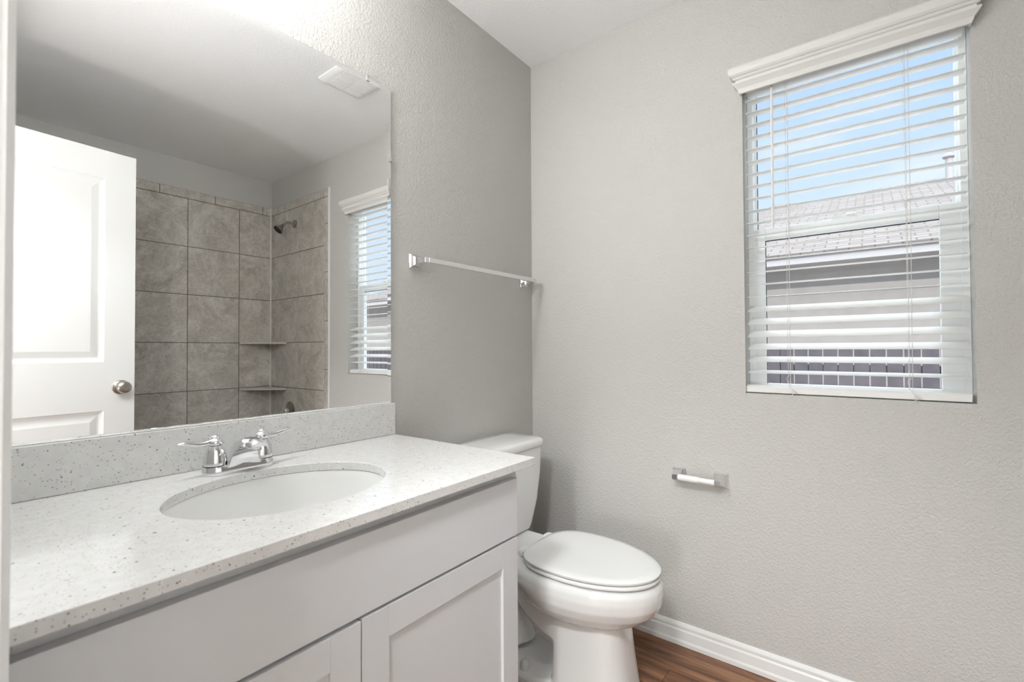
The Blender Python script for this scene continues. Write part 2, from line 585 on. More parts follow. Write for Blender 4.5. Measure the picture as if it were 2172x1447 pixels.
# door casing and jamb
tr_ = thing('trim_1', (XL, DY1, 0), 'white door casing and jamb at the left edge of the photo', 'trim', kind='structure')
c = MB()
for side, yy in ((1, DY1), (-1, DY0)):
    prof = [(0.0, 0.004), (0.0, 0.060), (0.006, 0.060), (0.012, 0.052), (0.013, 0.030), (0.017, 0.020), (0.017, 0.010), (0.012, 0.004)]
    c.loft([[(XL+d, yy+side*q, z) for d, q in prof] for z in (0, DZ+0.004)])
c.loft([[(XL+d, yy, DZ+0.0+q) for d, q in prof] for yy in (DY0-0.06, DY1+0.06)])
c.build('casing', 'white_trim', tr_, smooth=30)
c = MB()
c.box(XL-0.118, XL+0.003, DY1-0.001, DY1+0.004, 0, DZ); c.box(XL-0.118, XL+0.003, DY0-0.004, DY0+0.001, 0, DZ)
c.box(XL-0.118, XL+0.003, DY0, DY1, DZ-0.003, DZ+0.004)
c.box(XL-0.075, XL-0.04, DY1-0.012, DY1, 0, DZ)
c.build('jamb', 'white_trim', tr_, bevel=0.001)
c = MB()
c.loft([rrect(XL-0.032, XL+0.001, -0.03, 0.03, 0.004, 0.0)]+[rrect(XL-0.032, XL+0.001, -0.03, 0.03, 0.004, 0.0015)])
c.xform(Matrix.Translation((0, DY1-0.001, 0.925)) @ Matrix.Rotation(R(90), 4, 'X'))
tag(c.build('strike_plate', 'satin_nickel', tr_), 'brushed nickel strike plate')

# ------------------------------------------------------------------ window
win = thing('window_1', (0.07, -1.2026, WZ0), 'white vinyl sash window with blue sky and a neighbouring roof outside', 'window', kind='structure')
f = MB()
fx0, fx1 = 0.072, 0.128
f.box(fx0, fx1, WY0, WY0+0.018, WZ0, WZ1); f.box(fx0, fx1, WY1-0.018, WY1, WZ0, WZ1)
f.box(fx0, fx1, WY0, WY1, WZ0+.0005, WZ0+0.016); f.box(fx0, fx1, WY0, WY1, WZ1-0.006, WZ1)
f.build('window_frame', 'vinyl_white', win, bevel=0.002)


def sash(name, x0, x1, y0, y1, z0, z1, gy0, gy1, gz0, gz1):
    s = MB()
    s.box(x0, x1, y0, gy0, z0, z1); s.box(x0, x1, gy1, y1, z0, z1)
    s.box(x0, x1, gy0, gy1, z0, gz0); s.box(x0, x1, gy0, gy1, gz1, z1)
    so = s.build(name, 'vinyl_white', win, bevel=0.002)
    g = MB()
    e_ = 0.0028
    xm = x0+0.004
    for a in ((gy1-e_*.6, gy1, gz0, gz1), (gy0, gy1, gz1-e_, gz1)):
        g.box(xm, xm+0.006, *a)
    g.build('gasket', 'gasket', so)
    p = MB().box((x0+x1)/2-0.002, (x0+x1)/2+0.002, gy0-0.003, gy1+0.003, gz0-0.003, gz1+0.003)
    p.build('pane', 'window_glass', so)
    return so


sash('upper_sash', 0.104, 0.124, WY0+0.012, WY1-0.012, 1.518, WZ1-0.004, -1.470, -0.937, 1.545, 2.052)
ls = sash('lower_sash', 0.076, 0.100, WY0+0.012, WY1-0.012, WZ0+0.016, 1.536, -1.429, -0.966, 0.986, 1.495)
lk = MB()
lk.box(0.078, 0.100, -1.235, -1.165, 1.536, 1.541)
lk.tube([(0.088, -1.20, 1.541), (0.088, -1.20, 1.549)], 0.008)
lk.tube([(0.086, -1.20, 1.548), (0.080, -1.228, 1.548)], [0.0055, 0.004])
lk.build('sash_lock', 'vinyl_white', ls, smooth=40)
# sill marble
struct('trim_2', MB().box(0.004, 0.072, WY0, WY1, WZ0-0.004, WZ0+0.0125), 'greige_paint', 'painted sill of the window recess below the blind', 'trim')

# ------------------------------------------------------------------ venetian blind
bl = thing('window_blind', (0.03, -1.2, 0.957), 'white two-inch venetian blind hanging open in the window', 'blind')
VP = [(.014, .0), (.019, .002), (.024, .016), (.033, .027), (.037, .031), (.037, .036), (.030, .037), (.028, .041), (.028, .045), (.034, .047), (.037, .051), (.036, .054), (.041, .056),
      (.046, .062), (.049, .072), (.048, .082), (.043, .089), (.036, .091), (.0, .091)]
yl, yr, xb = -0.925, -1.476, -0.003
v = MB()
secs = []
for o_, z in VP:
    z = 2.001+z
    secs.append([(0.0, yl+o_, z), (xb-o_, yl+o_, z), (xb-o_, yr-o_, z), (0.0, yr-o_, z)])
secs.append([(0.0, yl+.0, 2.092), (xb-.0, yl, 2.092), (xb-.0, yr, 2.092), (0.0, yr, 2.092)])
inner = [[(0.0, yl+o_-.012, z) for _ in (0,)] for o_, z in VP]
v.loft(secs, (False, False), closed=False)
bk = v.bm
vo = v.build('valance', 'valance_paint', bl, smooth=14)
md = vo.modifiers.new('solid', 'SOLIDIFY'); md.thickness = 0.008; md.offset = -1
hr = MB()
hr.box(0.004, 0.058, -1.484, -0.921, 2.010, 2.055)
hr.build('headrail', 'slat_white', bl, bevel=0.003)

zs = []
# measured slat heights at the right end
for k in range(23):
    if k <= 17: zs.append(1.9838 - k*(1.9838-1.2480)/17)
    else: zs.append(1.2480 - (k-17)*(1.2480-1.0290)/5)
TILT = [5, 5, 5, 5, 5, 5, 5, 4.5, 5, 5, 5, 5, 6, 6, 4, 2.5, 4.5, 25, 26, 27, 23, 20, 9]
SX, SW = 0.030, 0.0495


def slat_mb(tilt):
    s = MB()
    n = 8
    top, bot = [], []
    for i in range(n+1):
        q = i/n*2-1
        cr = 0.0012*(1-q*q)
        top.append((q*SW/2, cr+0.0010)); bot.append((q*SW/2, cr-0.0010))
    loop = bot + list(reversed(top))
    ca, sa = cos(R(tilt)), sin(R(tilt))
    loop = [(x*ca - z*sa, x*sa + z*ca) for x, z in loop]
    s.loft([[(SX+x, y, z) for x, z in loop] for y in (-1.4845, -0.9200)])
    return s


for k, (z, tl) in enumerate(zip(zs, TILT)):
    s = slat_mb(tl)
    s.xform(Matrix.Translation((0, 0, z)))
    s.build('slat', 'slat_vinyl', bl, smooth=50)
rl = MB()
rl.loft([[(x, y, z) for x, z in [(0.007, .959), (0.012, .957), (0.050, .957), (0.055, .959), (0.055, .974), (0.050, .981), (0.030, .984), (0.012, .981), (0.007, .976)]] for y in (-1.484, -0.9125)])
rl.build('bottom_rail', 'slat_white', bl, smooth=30)
for yy in (-1.0414, -1.3520):
    l_ = MB()
    for xx in (0.0035, 0.0565):
        l_.tube([(xx, yy, 2.012), (xx, yy, 1.6), (xx, yy, 0.985)], 0.0007, 5)
    for z in zs:
        l_.tube([(0.0035, yy+0.003, z-0.004), (0.0565, yy+0.003, z+0.002)], 0.0006, 4)
    l_.build('ladder_cord', 'cord', bl)
    p = MB()
    p.tube([(0.0005, yy-0.008, 2.012), (0.0005, yy-0.008, 1.5), (0.0005, yy-0.006, 0.985)], 0.0008, 5)
    p.build('lift_cord', 'cord', bl)
    q = MB()
    pts = []
    for i in range(40):
        a = i/39
        pts.append((0.002-0.004*a+0.003*sin(9*a), yy-0.004-0.028*a*abs(sin(3.1*a)) + 0.010*sin(11*a), 1.005-0.075*a+0.016*sin(10*a+1)))
    q.tube(pts, 0.0008, 5)
    q.tube([(-0.002, yy-0.02, 0.962), (-0.003, yy-0.004, 0.950), (-0.003, yy+0.006, 0.945)], 0.0008, 5)
    q.build('cord_knot', 'cord', bl)
wd = MB()
wd.tube([(-0.006, -1.0055, 2.008), (-0.010, -1.0055, 2.000), (-0.010, -1.0052, 1.996)], 0.0015, 6)
wd.build('wand_hook', 'clear_plastic', bl)
wd = MB()
wd.tube([(-0.010, -1.0055, 1.997), (-0.010, -1.0052, 1.99), (-0.010, -1.0040, 1.535), (-0.010, -1.0040, 1.515)], [0.003, 0.0042, 0.0042, 0.003], 6)
wd.build('tilt_wand', 'white_plastic', bl, smooth=20)

# ------------------------------------------------------------------ vanity
CX0, CX1, CYF, CZ = XL+0.002, -0.8100, -0.576, 0.835
SKX, SKY, SKA, SKB = -1.318, -0.304, 0.212, 0.170
ct = MB()
angs = [2*pi*i/96 for i in range(96)]
corners = []
for (x, y) in ((CX1, 0), (CX0, 0), (CX0, CYF), (CX1, CYF)):
    corners.append(math.atan2(y-SKY, x-SKX) % (2*pi))
angs = sorted(set(angs) | set(corners))


def rect_hit(a):
    dx, dy = cos(a), sin(a)
    ts = []
    if dx > 1e-9: ts.append((CX1-SKX)/dx)
    if dx < -1e-9: ts.append((CX0-SKX)/dx)
    if dy > 1e-9: ts.append((-0.001-SKY)/dy)
    if dy < -1e-9: ts.append((CYF-SKY)/dy)
    q = min(ts)
    return SKX+dx*q, SKY+dy*q


def ell(a, s=1.0):
    # point of the oval in polar direction a
    dx, dy = cos(a), sin(a)
    q = s/math.sqrt((dx/SKA)**2+(dy/SKB)**2)
    return SKX+dx*q, SKY+dy*q


ei = [ell(a) for a in angs]; ro = [rect_hit(a) for a in angs]
ct.ringloop([[(x, y, CZ) for x, y in ei], [(x, y, CZ) for x, y in ro], [(x, y, CZ-0.020) for x, y in ro], [(x, y, CZ-0.020) for x, y in ei]])
cto = ct.build('countertop', 'quartz', bevel=0.0018, origin=(-1.3, -0.3, CZ-0.02))
tag(cto, 'speckled white quartz countertop with an oval sink cutout', 'countertop')
tag(MB().box(CX0, CX1-0.0005, -0.019, -0.001, CZ+0.0005, 0.9365).build('backsplash', 'quartz', bevel=0.0012),
    'speckled quartz backsplash strip under the mirror', 'backsplash')

sk = thing('sink', (SKX, SKY, 0.66), 'white oval undermount basin set in the quartz counter', 'sink')
prof = [(1.08, .8145), (1.01, .8145), (1.0, .808), (.985, .79), (.955, .75), (.89, .71), (.74, .682), (.50, .668), (.20, .661), (.08, .660)]
outp = [(.08, .652), (.22, .652), (.52, .659), (.78, .673), (.94, .704), (1.0, .75), (1.03, .79), (1.08, .806)]
s = MB()
N = 72
s.ringloop([[(SKX+SKA*q*cos(2*pi*k/N), SKY+SKB*q*sin(2*pi*k/N), z) for k in range(N)] for q, z in prof+outp])
s.build('basin', 'porcelain', sk, smooth=50)
d = MB()
d.lathe([(0.012, 0.0), (0.030, 0.0), (0.031, 0.002), (0.028, 0.005), (0.018, 0.004), (0.012, 0.002)], (SKX, SKY, 0.660), n=28, caps=(False, True))
tag(d.build('drain', 'chrome', sk, smooth=40), 'chrome drain')

# cabinet
vc = thing('vanity_cabinet', (-1.31, -0.27, 0), 'pale grey shaker vanity cabinet under the quartz counter', 'cabinet')
BX1 = -0.836
bd = MB()
bd.box(XL+0.002, XL+0.020, -0.53, -0.005, 0.10, CZ-0.021); bd.box(BX1-0.018, BX1, -0.53, -0.005, 0.0, CZ-0.021)
bd.box(XL+0.02, BX1-0.018, -0.53, -0.005, 0.10, 0.118)
bd.box(XL+0.02, BX1-0.018, -0.012, -0.005, 0.118, 0.60)
bd.build('carcass', 'cabinet_paint', vc, bevel=0.001)
ff = MB()
ff.box(XL+0.002, XL+0.045, -0.533, -0.514, 0.10, CZ-0.021); ff.box(BX1-0.040, BX1, -0.533, -0.514, 0.10, CZ-0.021)
ff.box(XL+0.045, BX1-0.040, -0.533, -0.514, 0.765, CZ-0.021); ff.box(XL+0.045, BX1-0.040, -0.533, -0.514, 0.625, 0.672)
ff.box(XL+0.045, BX1-0.040, -0.533, -0.514, 0.10, 0.14)
ff.build('face_frame', 'cabinet_paint', vc, bevel=0.0008)
MB().box(XL+0.002, BX1, -0.470, -0.455, 0.0, 0.10).build('toe_kick', 'cabinet_dark', vc)
FY0, FY1 = -0.553, -0.5335
DR0, DR1 = -0.8565, -1.765
MB().box(DR1, DR0, FY0, FY1, 0.6475, 0.7885).build('drawer_front', 'cabinet_paint', vc, bevel=0.0012)


def shaker(x0, x1, z0, z1):
    w_ = 0.058
    fr_ = MB()
    fr_.box(x0, x0+w_, FY0, FY1, z0, z1); fr_.box(x1-w_, x1, FY0, FY1, z0, z1)
    fr_.box(x0+w_, x1-w_, FY0, FY1, z1-w_, z1); fr_.box(x0+w_, x1-w_, FY0, FY1, z0, z0+w_)
    d_ = fr_.build('door', 'cabinet_paint', vc, bevel=0.0008)
    MB().box(x0+w_-0.001, x1-w_+0.001, FY0+0.007, FY1-0.003, z0+w_-0.001, z1-w_+0.001).build('door_panel', 'cabinet_paint', d_)


shaker(DR1, -1.3120, 0.118, 0.6390)
shaker(-1.3090, DR0, 0.118, 0.6415)

# ------------------------------------------------------------------ faucet
FX, FYC = -1.320, -0.088
fa = thing('faucet', (FX, FYC, CZ), 'chrome two-handle faucet on the counter behind the sink', 'faucet')


def stadium(a, b_, z, n=12, cy=FYC):
    pts = []
    for i in range(n+1):
        q = -pi/2+pi*i/n; pts.append((FX+a-b_+b_*cos(q), cy+b_*sin(q), z))
    for i in range(n+1):
        q = pi/2+pi*i/n; pts.append((FX-a+b_+b_*cos(q), cy+b_*sin(q), z))
    return pts


MB().loft([stadium(.076, .029, CZ+.0005), stadium(.077, .030, CZ+.006), stadium(.0755, .0285, CZ+.014), stadium(.072, .0255, CZ+.0195), stadium(.066, .020, CZ+.021)]).build('base', 'chrome', fa, smooth=35)
for sx in (-1, 1):
    hx = FX+sx*0.0508
    h_ = MB()
    h_.lathe([(.0240, .0205), (.0245, .024), (.0238, .029), (.0225, .040), (.0190, .052), (.0150, .060), (.0125, .064)], (hx, FYC, CZ), n=28)
    ho = h_.build('handle_body', 'chrome', fa, smooth=35)
    MB().lathe([(.0246, .0195), (.0246, .0208)], (hx, FYC, CZ), n=28).build('seal_ring', 'black_rubber', ho)
    k_ = MB()
    k_.lathe([(.010, .063), (.0145, .066), (.0155, .070), (.0140, .075), (.0095, .078), (.0075, .081), (.0080, .084), (.0050, .087), (.001, .088)], (hx, FYC, CZ), n=24)
    da = Vector((sx, -0.04 if sx < 0 else 0.05, 0)).normalized()
    path, rad = [], []
    for i in range(15):
        a = i/14
        zz = CZ + .0735 - 0.0035*sin(a*pi*1.6) + 0.001*a
        path.append(Vector((hx, FYC, zz)) + da*(0.006+0.068*a))
        rad.append((0.0064-0.0022*a, 0.0068-0.0010*sin(a*pi)+0.0034*max(0, a-0.4)))
    rad[-2] = (0.0030, 0.0062); rad[-1] = (0.0014, 0.0035)
    k_.tube(path, rad, 12)
    k_.build('lever', 'chrome', ho, smooth=40)
# spout: flared skirt in front, arched over the bowl
sp = MB()
# each section: y, z, half-width top, half-width bottom, thickness
outer = [(-.060, .852), (-.064, .870), (-.075, .889), (-.093, .903), (-.116, .912), (-.140, .917), (-.162, .918), (-.180, .9155), (-.190, .909)]
inner_ = [(-.120, .8505), (-.1185, .860), (-.119, .870), (-.123, .880), (-.132, .888), (-.146, .8935), (-.162, .896), (-.178, .897), (-.189, .8985)]
hw_o = [.026, .0245, .023, .0215, .0205, .0200, .0200, .0195, .0180]
hw_i = [.036, .0320, .0285, .0255, .0235, .0220, .0215, .0205, .0190]
secs = []
for (yo, zo), (yi, zi), a, b_ in zip(outer, inner_, hw_o, hw_i):
    s_ = []
    for i in range(9):
        q = pi*i/8            # outer side, rounded
        s_.append((FX+a*cos(q), yi+(yo-yi)*(0.25+0.75*sin(q)), zi+(zo-zi)*(0.25+0.75*sin(q))))
    for i in range(1, 6):
        q = -1+2*i/6
        s_.append((FX+b_*q, yi+(yo-yi)*0.10*(1-q*q), zi+(zo-zi)*0.10*(1-q*q)))
    s_[0] = (FX+b_, yi, zi); s_[8] = (FX-b_, yi, zi)
    secs.append(s_)
sp.loft(secs)
spo = sp.build('spout', 'chrome', fa, smooth=45)
MB().lathe([(.0095, 0), (.0095, .004)], (FX, -.172, .8935), n=20).build('aerator', 'chrome', spo, smooth=40)
MB().lathe([(.003, 0), (.003, .02), (.0055, .022), (.0055, .030), (.002, .032)], (FX, FYC+0.024, CZ+.018), n=12).build('lift_rod', 'chrome', fa, smooth=40)

# ------------------------------------------------------------------ mirror
MX0, MX1, MZ0, MZ1 = -1.745, -0.8180, 0.9372, 1.9772
mi = thing('mirror', ((MX0+MX1)/2, -0.003, MZ0), 'large rectangular wall mirror above the counter, reflecting door and tiles', 'mirror')


def rect_xz(i, y):
    return [(MX0+i, y, MZ0+i*0.35), (MX1-i, y, MZ0+i*0.35), (MX1-i, y, MZ1-i), (MX0+i, y, MZ1-i)]


MB().loft([rect_xz(0, -0.0055), rect_xz(0.0145, -0.0060)], (False, True)).build('mirror_glass', 'mirror_silver', mi)
MB().loft([rect_xz(0, -0.0008), rect_xz(0, -0.0055)], (True, False)).build('mirror_edge', 'mirror_edge', mi)


def clip(x, z, ang, label):
    t_ = thing('mirror_clip', (x, -0.004, z), label, 'mirror clip', 'clear clips holding the mirror')
    M4 = Matrix.Translation((x, 0, z)) @ Matrix.Rotation(ang, 4, 'Y')
    a = MB()
    a.loft([[(p[0], -0.0008, p[1]) for p in arc((0, 0.006), 0.0065, 0, 2*pi, 16)[:-1]], [(p[0], -0.0065, p[1]) for p in arc((0, 0.006), 0.0065, 0, 2*pi, 16)[:-1]]])
    a.box(-0.0065, 0.0065, -0.0105, -0.0065, -0.011, 0.006)
    a.xform(M4)
    a.build('clip_body', 'clear_plastic', t_, bevel=0.0008)
    b2 = MB().lathe([(0.003, 0.0), (0.003, 0.0016), (0.001, 0.0022)], (0, -0.0065, 0.0075), (0, -1, 0), n=12)
    b2.xform(M4)
    b2.build('screw', 'satin_nickel', t_, smooth=40)


clip(-0.9076, MZ1, 0, 'clear plastic mirror clip on the mirror top edge near its right corner')
clip(MX1, 1.7414, R(90), 'clear plastic mirror clip on the right edge of the mirror')

# ------------------------------------------------------------------ towel bar and paper holder


def flare_post(origin, out, s=1.0, length=0.065, tip=0.0095):
    """square flared post standing off a wall; out = unit vector away from the wall, faces stay upright"""
    out = Vector(out); o = Vector(origin)
    side = Vector((0, 0, 1)).cross(out)
    m_ = MB()
    prof_ = [(0.0, .0255), (.0035, .0255), (.0060, .0235), (.0085, .0225), (.0120, .0185), (.020, .0140), (.032, .0112), (.045, .0100), (length, tip), (length+0.010, tip)]
    secs_ = []
    for d_, h_ in prof_:
        hz = h_*s; hs = h_*s*0.96
        secs_.append([o+out*(d_+.0005)+side*a+Vector((0, 0, b_)) for a, b_ in ((hs, hz), (-hs, hz), (-hs, -hz), (hs, -hz))])
    m_.loft(secs_)
    return m_


tb = thing('towel_bar', (-0.39, -0.03, 1.39), 'chrome square towel bar on the wall beside the mirror', 'towel bar')
for px in (-0.7150, -0.0680):
    flare_post((px, 0, 1.4180), (0, -1, 0), length=0.058).build('post', 'chrome', tb, bevel=0.0008)
MB().box(-0.7070, -0.0760, -0.0705, -0.0560, 1.4100, 1.4265).build('bar', 'chrome', tb, bevel=0.0010)

tp = thing('toilet_paper_holder', (-0.03, -0.752, 0.61), 'empty chrome toilet paper holder with white roller under the window', 'paper holder')
for py in (-0.6775, -0.8270):
    flare_post((0, py, 0.6370), (-1, 0, 0), length=0.046, tip=0.0095).build('post', 'chrome', tp, bevel=0.0008)
ro_ = MB()
ro_.lathe([(.004, 0), (.0105, .003), (.0118, .004), (.0118, .076), (.0108, .077)], (-0.0515, -0.6870, 0.6370), (0, -1, 0), n=20)
rob = ro_.build('roller', 'white_plastic', tp, smooth=40)
MB().lathe([(.0102, .0), (.0102, .053), (.004, .055)], (-0.0515, -0.7640, 0.6370), (0, -1, 0), n=20).build('inner_sleeve', 'white_plastic', rob, smooth=40)

# ------------------------------------------------------------------ toilet
TX = -0.400
to = thing('toilet', (TX, -0.36, 0), 'white two-piece elongated toilet with closed lid in the corner', 'toilet')


def egg(yb, yf, hw, z, n=48, eb=2.0, ef=2.0, mid=0.40, dx=0.0):
    ym = yb+(yf-yb)*mid
    pts = []
    for i in range(n):
        a = 2*pi*i/n
        cy_, sx_ = cos(a), sin(a)
        ex = ef if cy_ >= 0 else eb
        px_ = hw*(abs(sx_)**(2/ex))*(1 if sx_ >= 0 else -1)
        ly = (yf-ym) if cy_ >= 0 else (ym-yb)
        py_ = ym + ly*(abs(cy_)**(2/ex))*(1 if cy_ >= 0 else -1)
        pts.append((TX+px_+dx, py_, z))
    return pts


bw = MB()
bw.loft([egg(-.275, -.722, .160, .396, eb=2.6), egg(-.250, -.740, .178, .393, eb=2.6), egg(-.236, -.750, .187, .380, eb=2.6), egg(-.235, -.752, .190, .358, eb=2.6),
         egg(-.24, -.748, .187, .330), egg(-.25, -.732, .176, .302), egg(-.27, -.704, .156, .276), egg(-.30, -.668, .128, .254), egg(-.33, -.63, .10, .240)])
# front pedestal column
bw.loft([egg(-.412, -.634, .100, .272, eb=6, ef=3), egg(-.412, -.640, .101, .21, eb=6, ef=3), egg(-.411, -.652, .104, .12, eb=6, ef=3), egg(-.409, -.664, .110, .04, eb=6, ef=3), egg(-.407, -.672, .115, 0.0, eb=6, ef=3)])
# skirt running back from the column, arched underneath
bw.loft([[(x, y_, z_) for y_, z_ in ((-.43, .160), (-.37, .176), (-.32, .204), (-.27, .246), (-.225, .31), (-.225, .345), (-.43, .330))] for x in (TX-.098, TX+.098)])
# deck under the tank
bw.loft([rrect(TX-.105, TX+.105, -.30, -.040, .03, .402), rrect(TX-.112, TX+.112, -.31, -.035, .035, .391), rrect(TX-.112, TX+.112, -.32, -.035, .035, .350), rrect(TX-.085, TX+.085, -.32, -.055, .035, .315)])
# rear column, trapway, foot
bw.loft([rrect(TX-.075, TX+.075, -.20, -.06, .05, .34), rrect(TX-.060, TX+.060, -.19, -.08, .05, .22), rrect(TX-.065, TX+.065, -.20, -.08, .05, .0)])
bw.tube([(TX, -.50, .175), (TX, -.43, .150), (TX, -.37, .170), (TX, -.31, .215), (TX, -.25, .235), (TX, -.20, .200), (TX, -.19, .13), (TX, -.205, .05)], [.070, .074, .074, .070, .064, .060, .064, .075], 20)
bw.loft([rrect(TX-.138, TX+.138, -.44, -.085, .08, 0.0), rrect(TX-.136, TX+.136, -.44, -.087, .078, .020), rrect(TX-.126, TX+.126, -.43, -.097, .07, .032), rrect(TX-.07, TX+.07, -.40, -.12, .05, .044)])
bwo = bw.build('bowl', 'porcelain', to)
md = bwo.modifiers.new('fuse', 'REMESH'); md.mode = 'VOXEL'; md.voxel_size = 0.0040; md.use_smooth_shade = True
md = bwo.modifiers.new('soften', 'SMOOTH'); md.factor = 0.6; md.iterations = 4
for sx in (-1, 1):
    MB().lathe([(.0165, .0), (.0165, .016), (.014, .025), (.009, .031), (.001, .033)], (TX+sx*.106, -.318, .030), n=20).build('bolt_cap', 'porcelain', to, smooth=45)
se = MB()
se.loft([egg(-.312, -.730, .158, .3985, eb=3), egg(-.306, -.740, .168, .400, eb=3), egg(-.304, -.743, .171, .403, eb=3), egg(-.304, -.743, .171, .408, eb=3), egg(-.306, -.740, .168, .4115, eb=3), egg(-.312, -.730, .158, .4125, eb=3)])
seo = se.build('seat', 'seat_plastic', to, smooth=50)
li = MB()
li.loft([egg(-.310, -.732, .160, .4155, eb=3), egg(-.304, -.742, .1705, .4165, eb=3), egg(-.302, -.744, .1725, .4195, eb=3), egg(-.302, -.744, .1725, .4235, eb=3), egg(-.306, -.739, .1675, .4275, eb=3), egg(-.325, -.715, .148, .4297, eb=3), egg(-.41, -.60, .07, .431, eb=3)])
li.build('seat_lid', 'seat_plastic', to, smooth=50)
for sx in (-1, 1):
    hg = MB()
    hg.loft([rrect(TX+sx*.075-.022, TX+sx*.075+.022, -.312, -.280, .012, .400), rrect(TX+sx*.075-.022, TX+sx*.075+.022, -.312, -.280, .012, .416), rrect(TX+sx*.075-.018, TX+sx*.075+.018, -.308, -.284, .010, .421)])
    hg.build('seat_hinge', 'seat_plastic', to, smooth=40)
tk = MB()
tk.loft([rrect(TX-.130, TX+.130, -.175, -.040, .035, .4035), rrect(TX-.144, TX+.144, -.186, -.032, .04, .4085), rrect(TX-.150, TX+.150, -.189, -.030, .04, .425), rrect(TX-.178, TX+.178, -.198, -.026, .045, .515), rrect(TX-.195, TX+.195, -.202, -.022, .045, .62), rrect(TX-.202, TX+.202, -.204, -.020, .045, .7215)], (True, True))
tk.build('tank', 'porcelain', to, smooth=40)
tl_ = MB()
tl_.loft([rrect(TX-.203, TX+.203, -.206, -.017, .050, .7225), rrect(TX-.209, TX+.209, -.211, -.013, .052, .7245), rrect(TX-.211, TX+.211, -.213, -.011, .054, .731), rrect(TX-.210, TX+.210, -.212, -.011, .054, .745), rrect(TX-.205, TX+.205, -.207, -.014, .050, .7525), rrect(TX-.190, TX+.190, -.194, -.022, .045, .7565), rrect(TX-.12, TX+.12, -.15, -.06, .03, .759)])
tl_.build('tank_lid', 'porcelain', to, smooth=60)
fl_ = MB()
fl_.tube([(TX-.15, -.205, .675), (TX-.15, -.222, .675)], [.012, .010], 16)
fl_.tube([(TX-.15, -.224, .675), (TX-.11, -.226, .672), (TX-.08, -.224, .668)], [(.007, .004), (.006, .004), (.005, .003)], 10)
fl_.build('flush_lever', 'chrome', to, smooth=40)

# ------------------------------------------------------------------ entry door seen in the mirror
DWID, DT = 0.660, 0.035
dr = thing('door_1', (-1.780, -1.4725, 0.012), 'open white two-panel door reflected at the left of the mirror', 'door', kind='structure')
DH = 2.030-0.012
Oh = ORG[dr.name]


def L(x, y, z): return (Oh.x+x, Oh.y+y, Oh.z+z)      # local door coordinates -> helper world


def door_skin(m_, y, sgn):
    sx0, sx1 = 0.115, DWID-0.115
    pans = [(0.24, 0.829), (1.050, 1.888)]
    zc = [0] + [z for p in pans for z in p] + [DH]
    m_.face([L(0, y, 0), L(sx0, y, 0), L(sx0, y, DH), L(0, y, DH)])
    m_.face([L(sx1, y, 0), L(DWID, y, 0), L(DWID, y, DH), L(sx1, y, DH)])
    for a, b_ in ((0, pans[0][0]), (pans[0][1], pans[1][0]), (pans[1][1], DH)):
        m_.face([L(sx0, y, a), L(sx1, y, a), L(sx1, y, b_), L(sx0, y, b_)])
    for z0, z1 in pans:
        loops = []
        for ins, dep in ((0, 0), (.004, .003), (.011, .0055), (.016, .0075), (.022, .0078), (.045, .0035), (.048, .003)):
            loops.append([L(sx0+ins, y-sgn*dep, z0+ins), L(sx1-ins, y-sgn*dep, z0+ins), L(sx1-ins, y-sgn*dep, z1-ins), L(sx0+ins, y-sgn*dep, z1-ins)])
        m_.loft(loops, (False, True))


dm = MB()
door_skin(dm, 0.0, 1)
door_skin(dm, -DT, -1)
dm.loft([[L(0, 0, 0), L(DWID, 0, 0), L(DWID, 0, DH), L(0, 0, DH)], [L(0, -DT, 0), L(DWID, -DT, 0), L(DWID, -DT, DH), L(0, -DT, DH)]], (False, False))
bmesh.ops.remove_doubles(dm.bm, verts=dm.bm.verts, dist=1e-5)
leaf = dm.build('door_leaf', 'door_paint', dr)
kx, kz = DWID-0.054, 0.944-0.012
for sg, y0 in ((1, 0.0), (-1, -DT)):
    k_ = MB().lathe([(.033, 0), (.033, .004), (.029, .008), (.016, .011)], L(kx, y0, kz), (0, sg, 0), n=28)
    rs = k_.build('rose', 'satin_nickel', leaf, smooth=35)
    k_ = MB().lathe([(.013, .010), (.0125, .020), (.017, .026), (.0255, .034), (.0280, .043), (.0265, .052), (.021, .058), (.011, .0605), (.0085, .0595)], L(kx, y0, kz), (0, sg, 0), n=28)
    ko = k_.build('door_knob', 'satin_nickel', leaf, smooth=40)
    tag(ko, 'brushed nickel door knob'); tag(rs, 'brushed nickel rose')
k_ = MB().box(DWID-0.0005+Oh.x, DWID+0.0012+Oh.x, Oh.y-0.030, Oh.y-0.006, Oh.z+kz-0.028, Oh.z+kz+0.028)
k_.box(DWID+Oh.x, DWID+0.010+Oh.x, Oh.y-0.024, Oh.y-0.012, Oh.z+kz-0.008, Oh.z+kz+0.008)
tag(k_.build('latch', 'dark_nickel', leaf), 'dark nickel latch')
dr.rotation_euler = (0, 0, R(-5.0))

# ------------------------------------------------------------------ tiled tub surround seen in the mirror
TF = -2.530          # face of the back tiles
ts = thing('tile_surround', (-0.8, TF, 0.44), 'grey-brown slate-look tiles around the tub, seen in the mirror', 'tile wall')
ZR = [0.455, 0.486, 0.8275, 1.166, 1.501, 1.8365, 2.172]
G = 0.0020


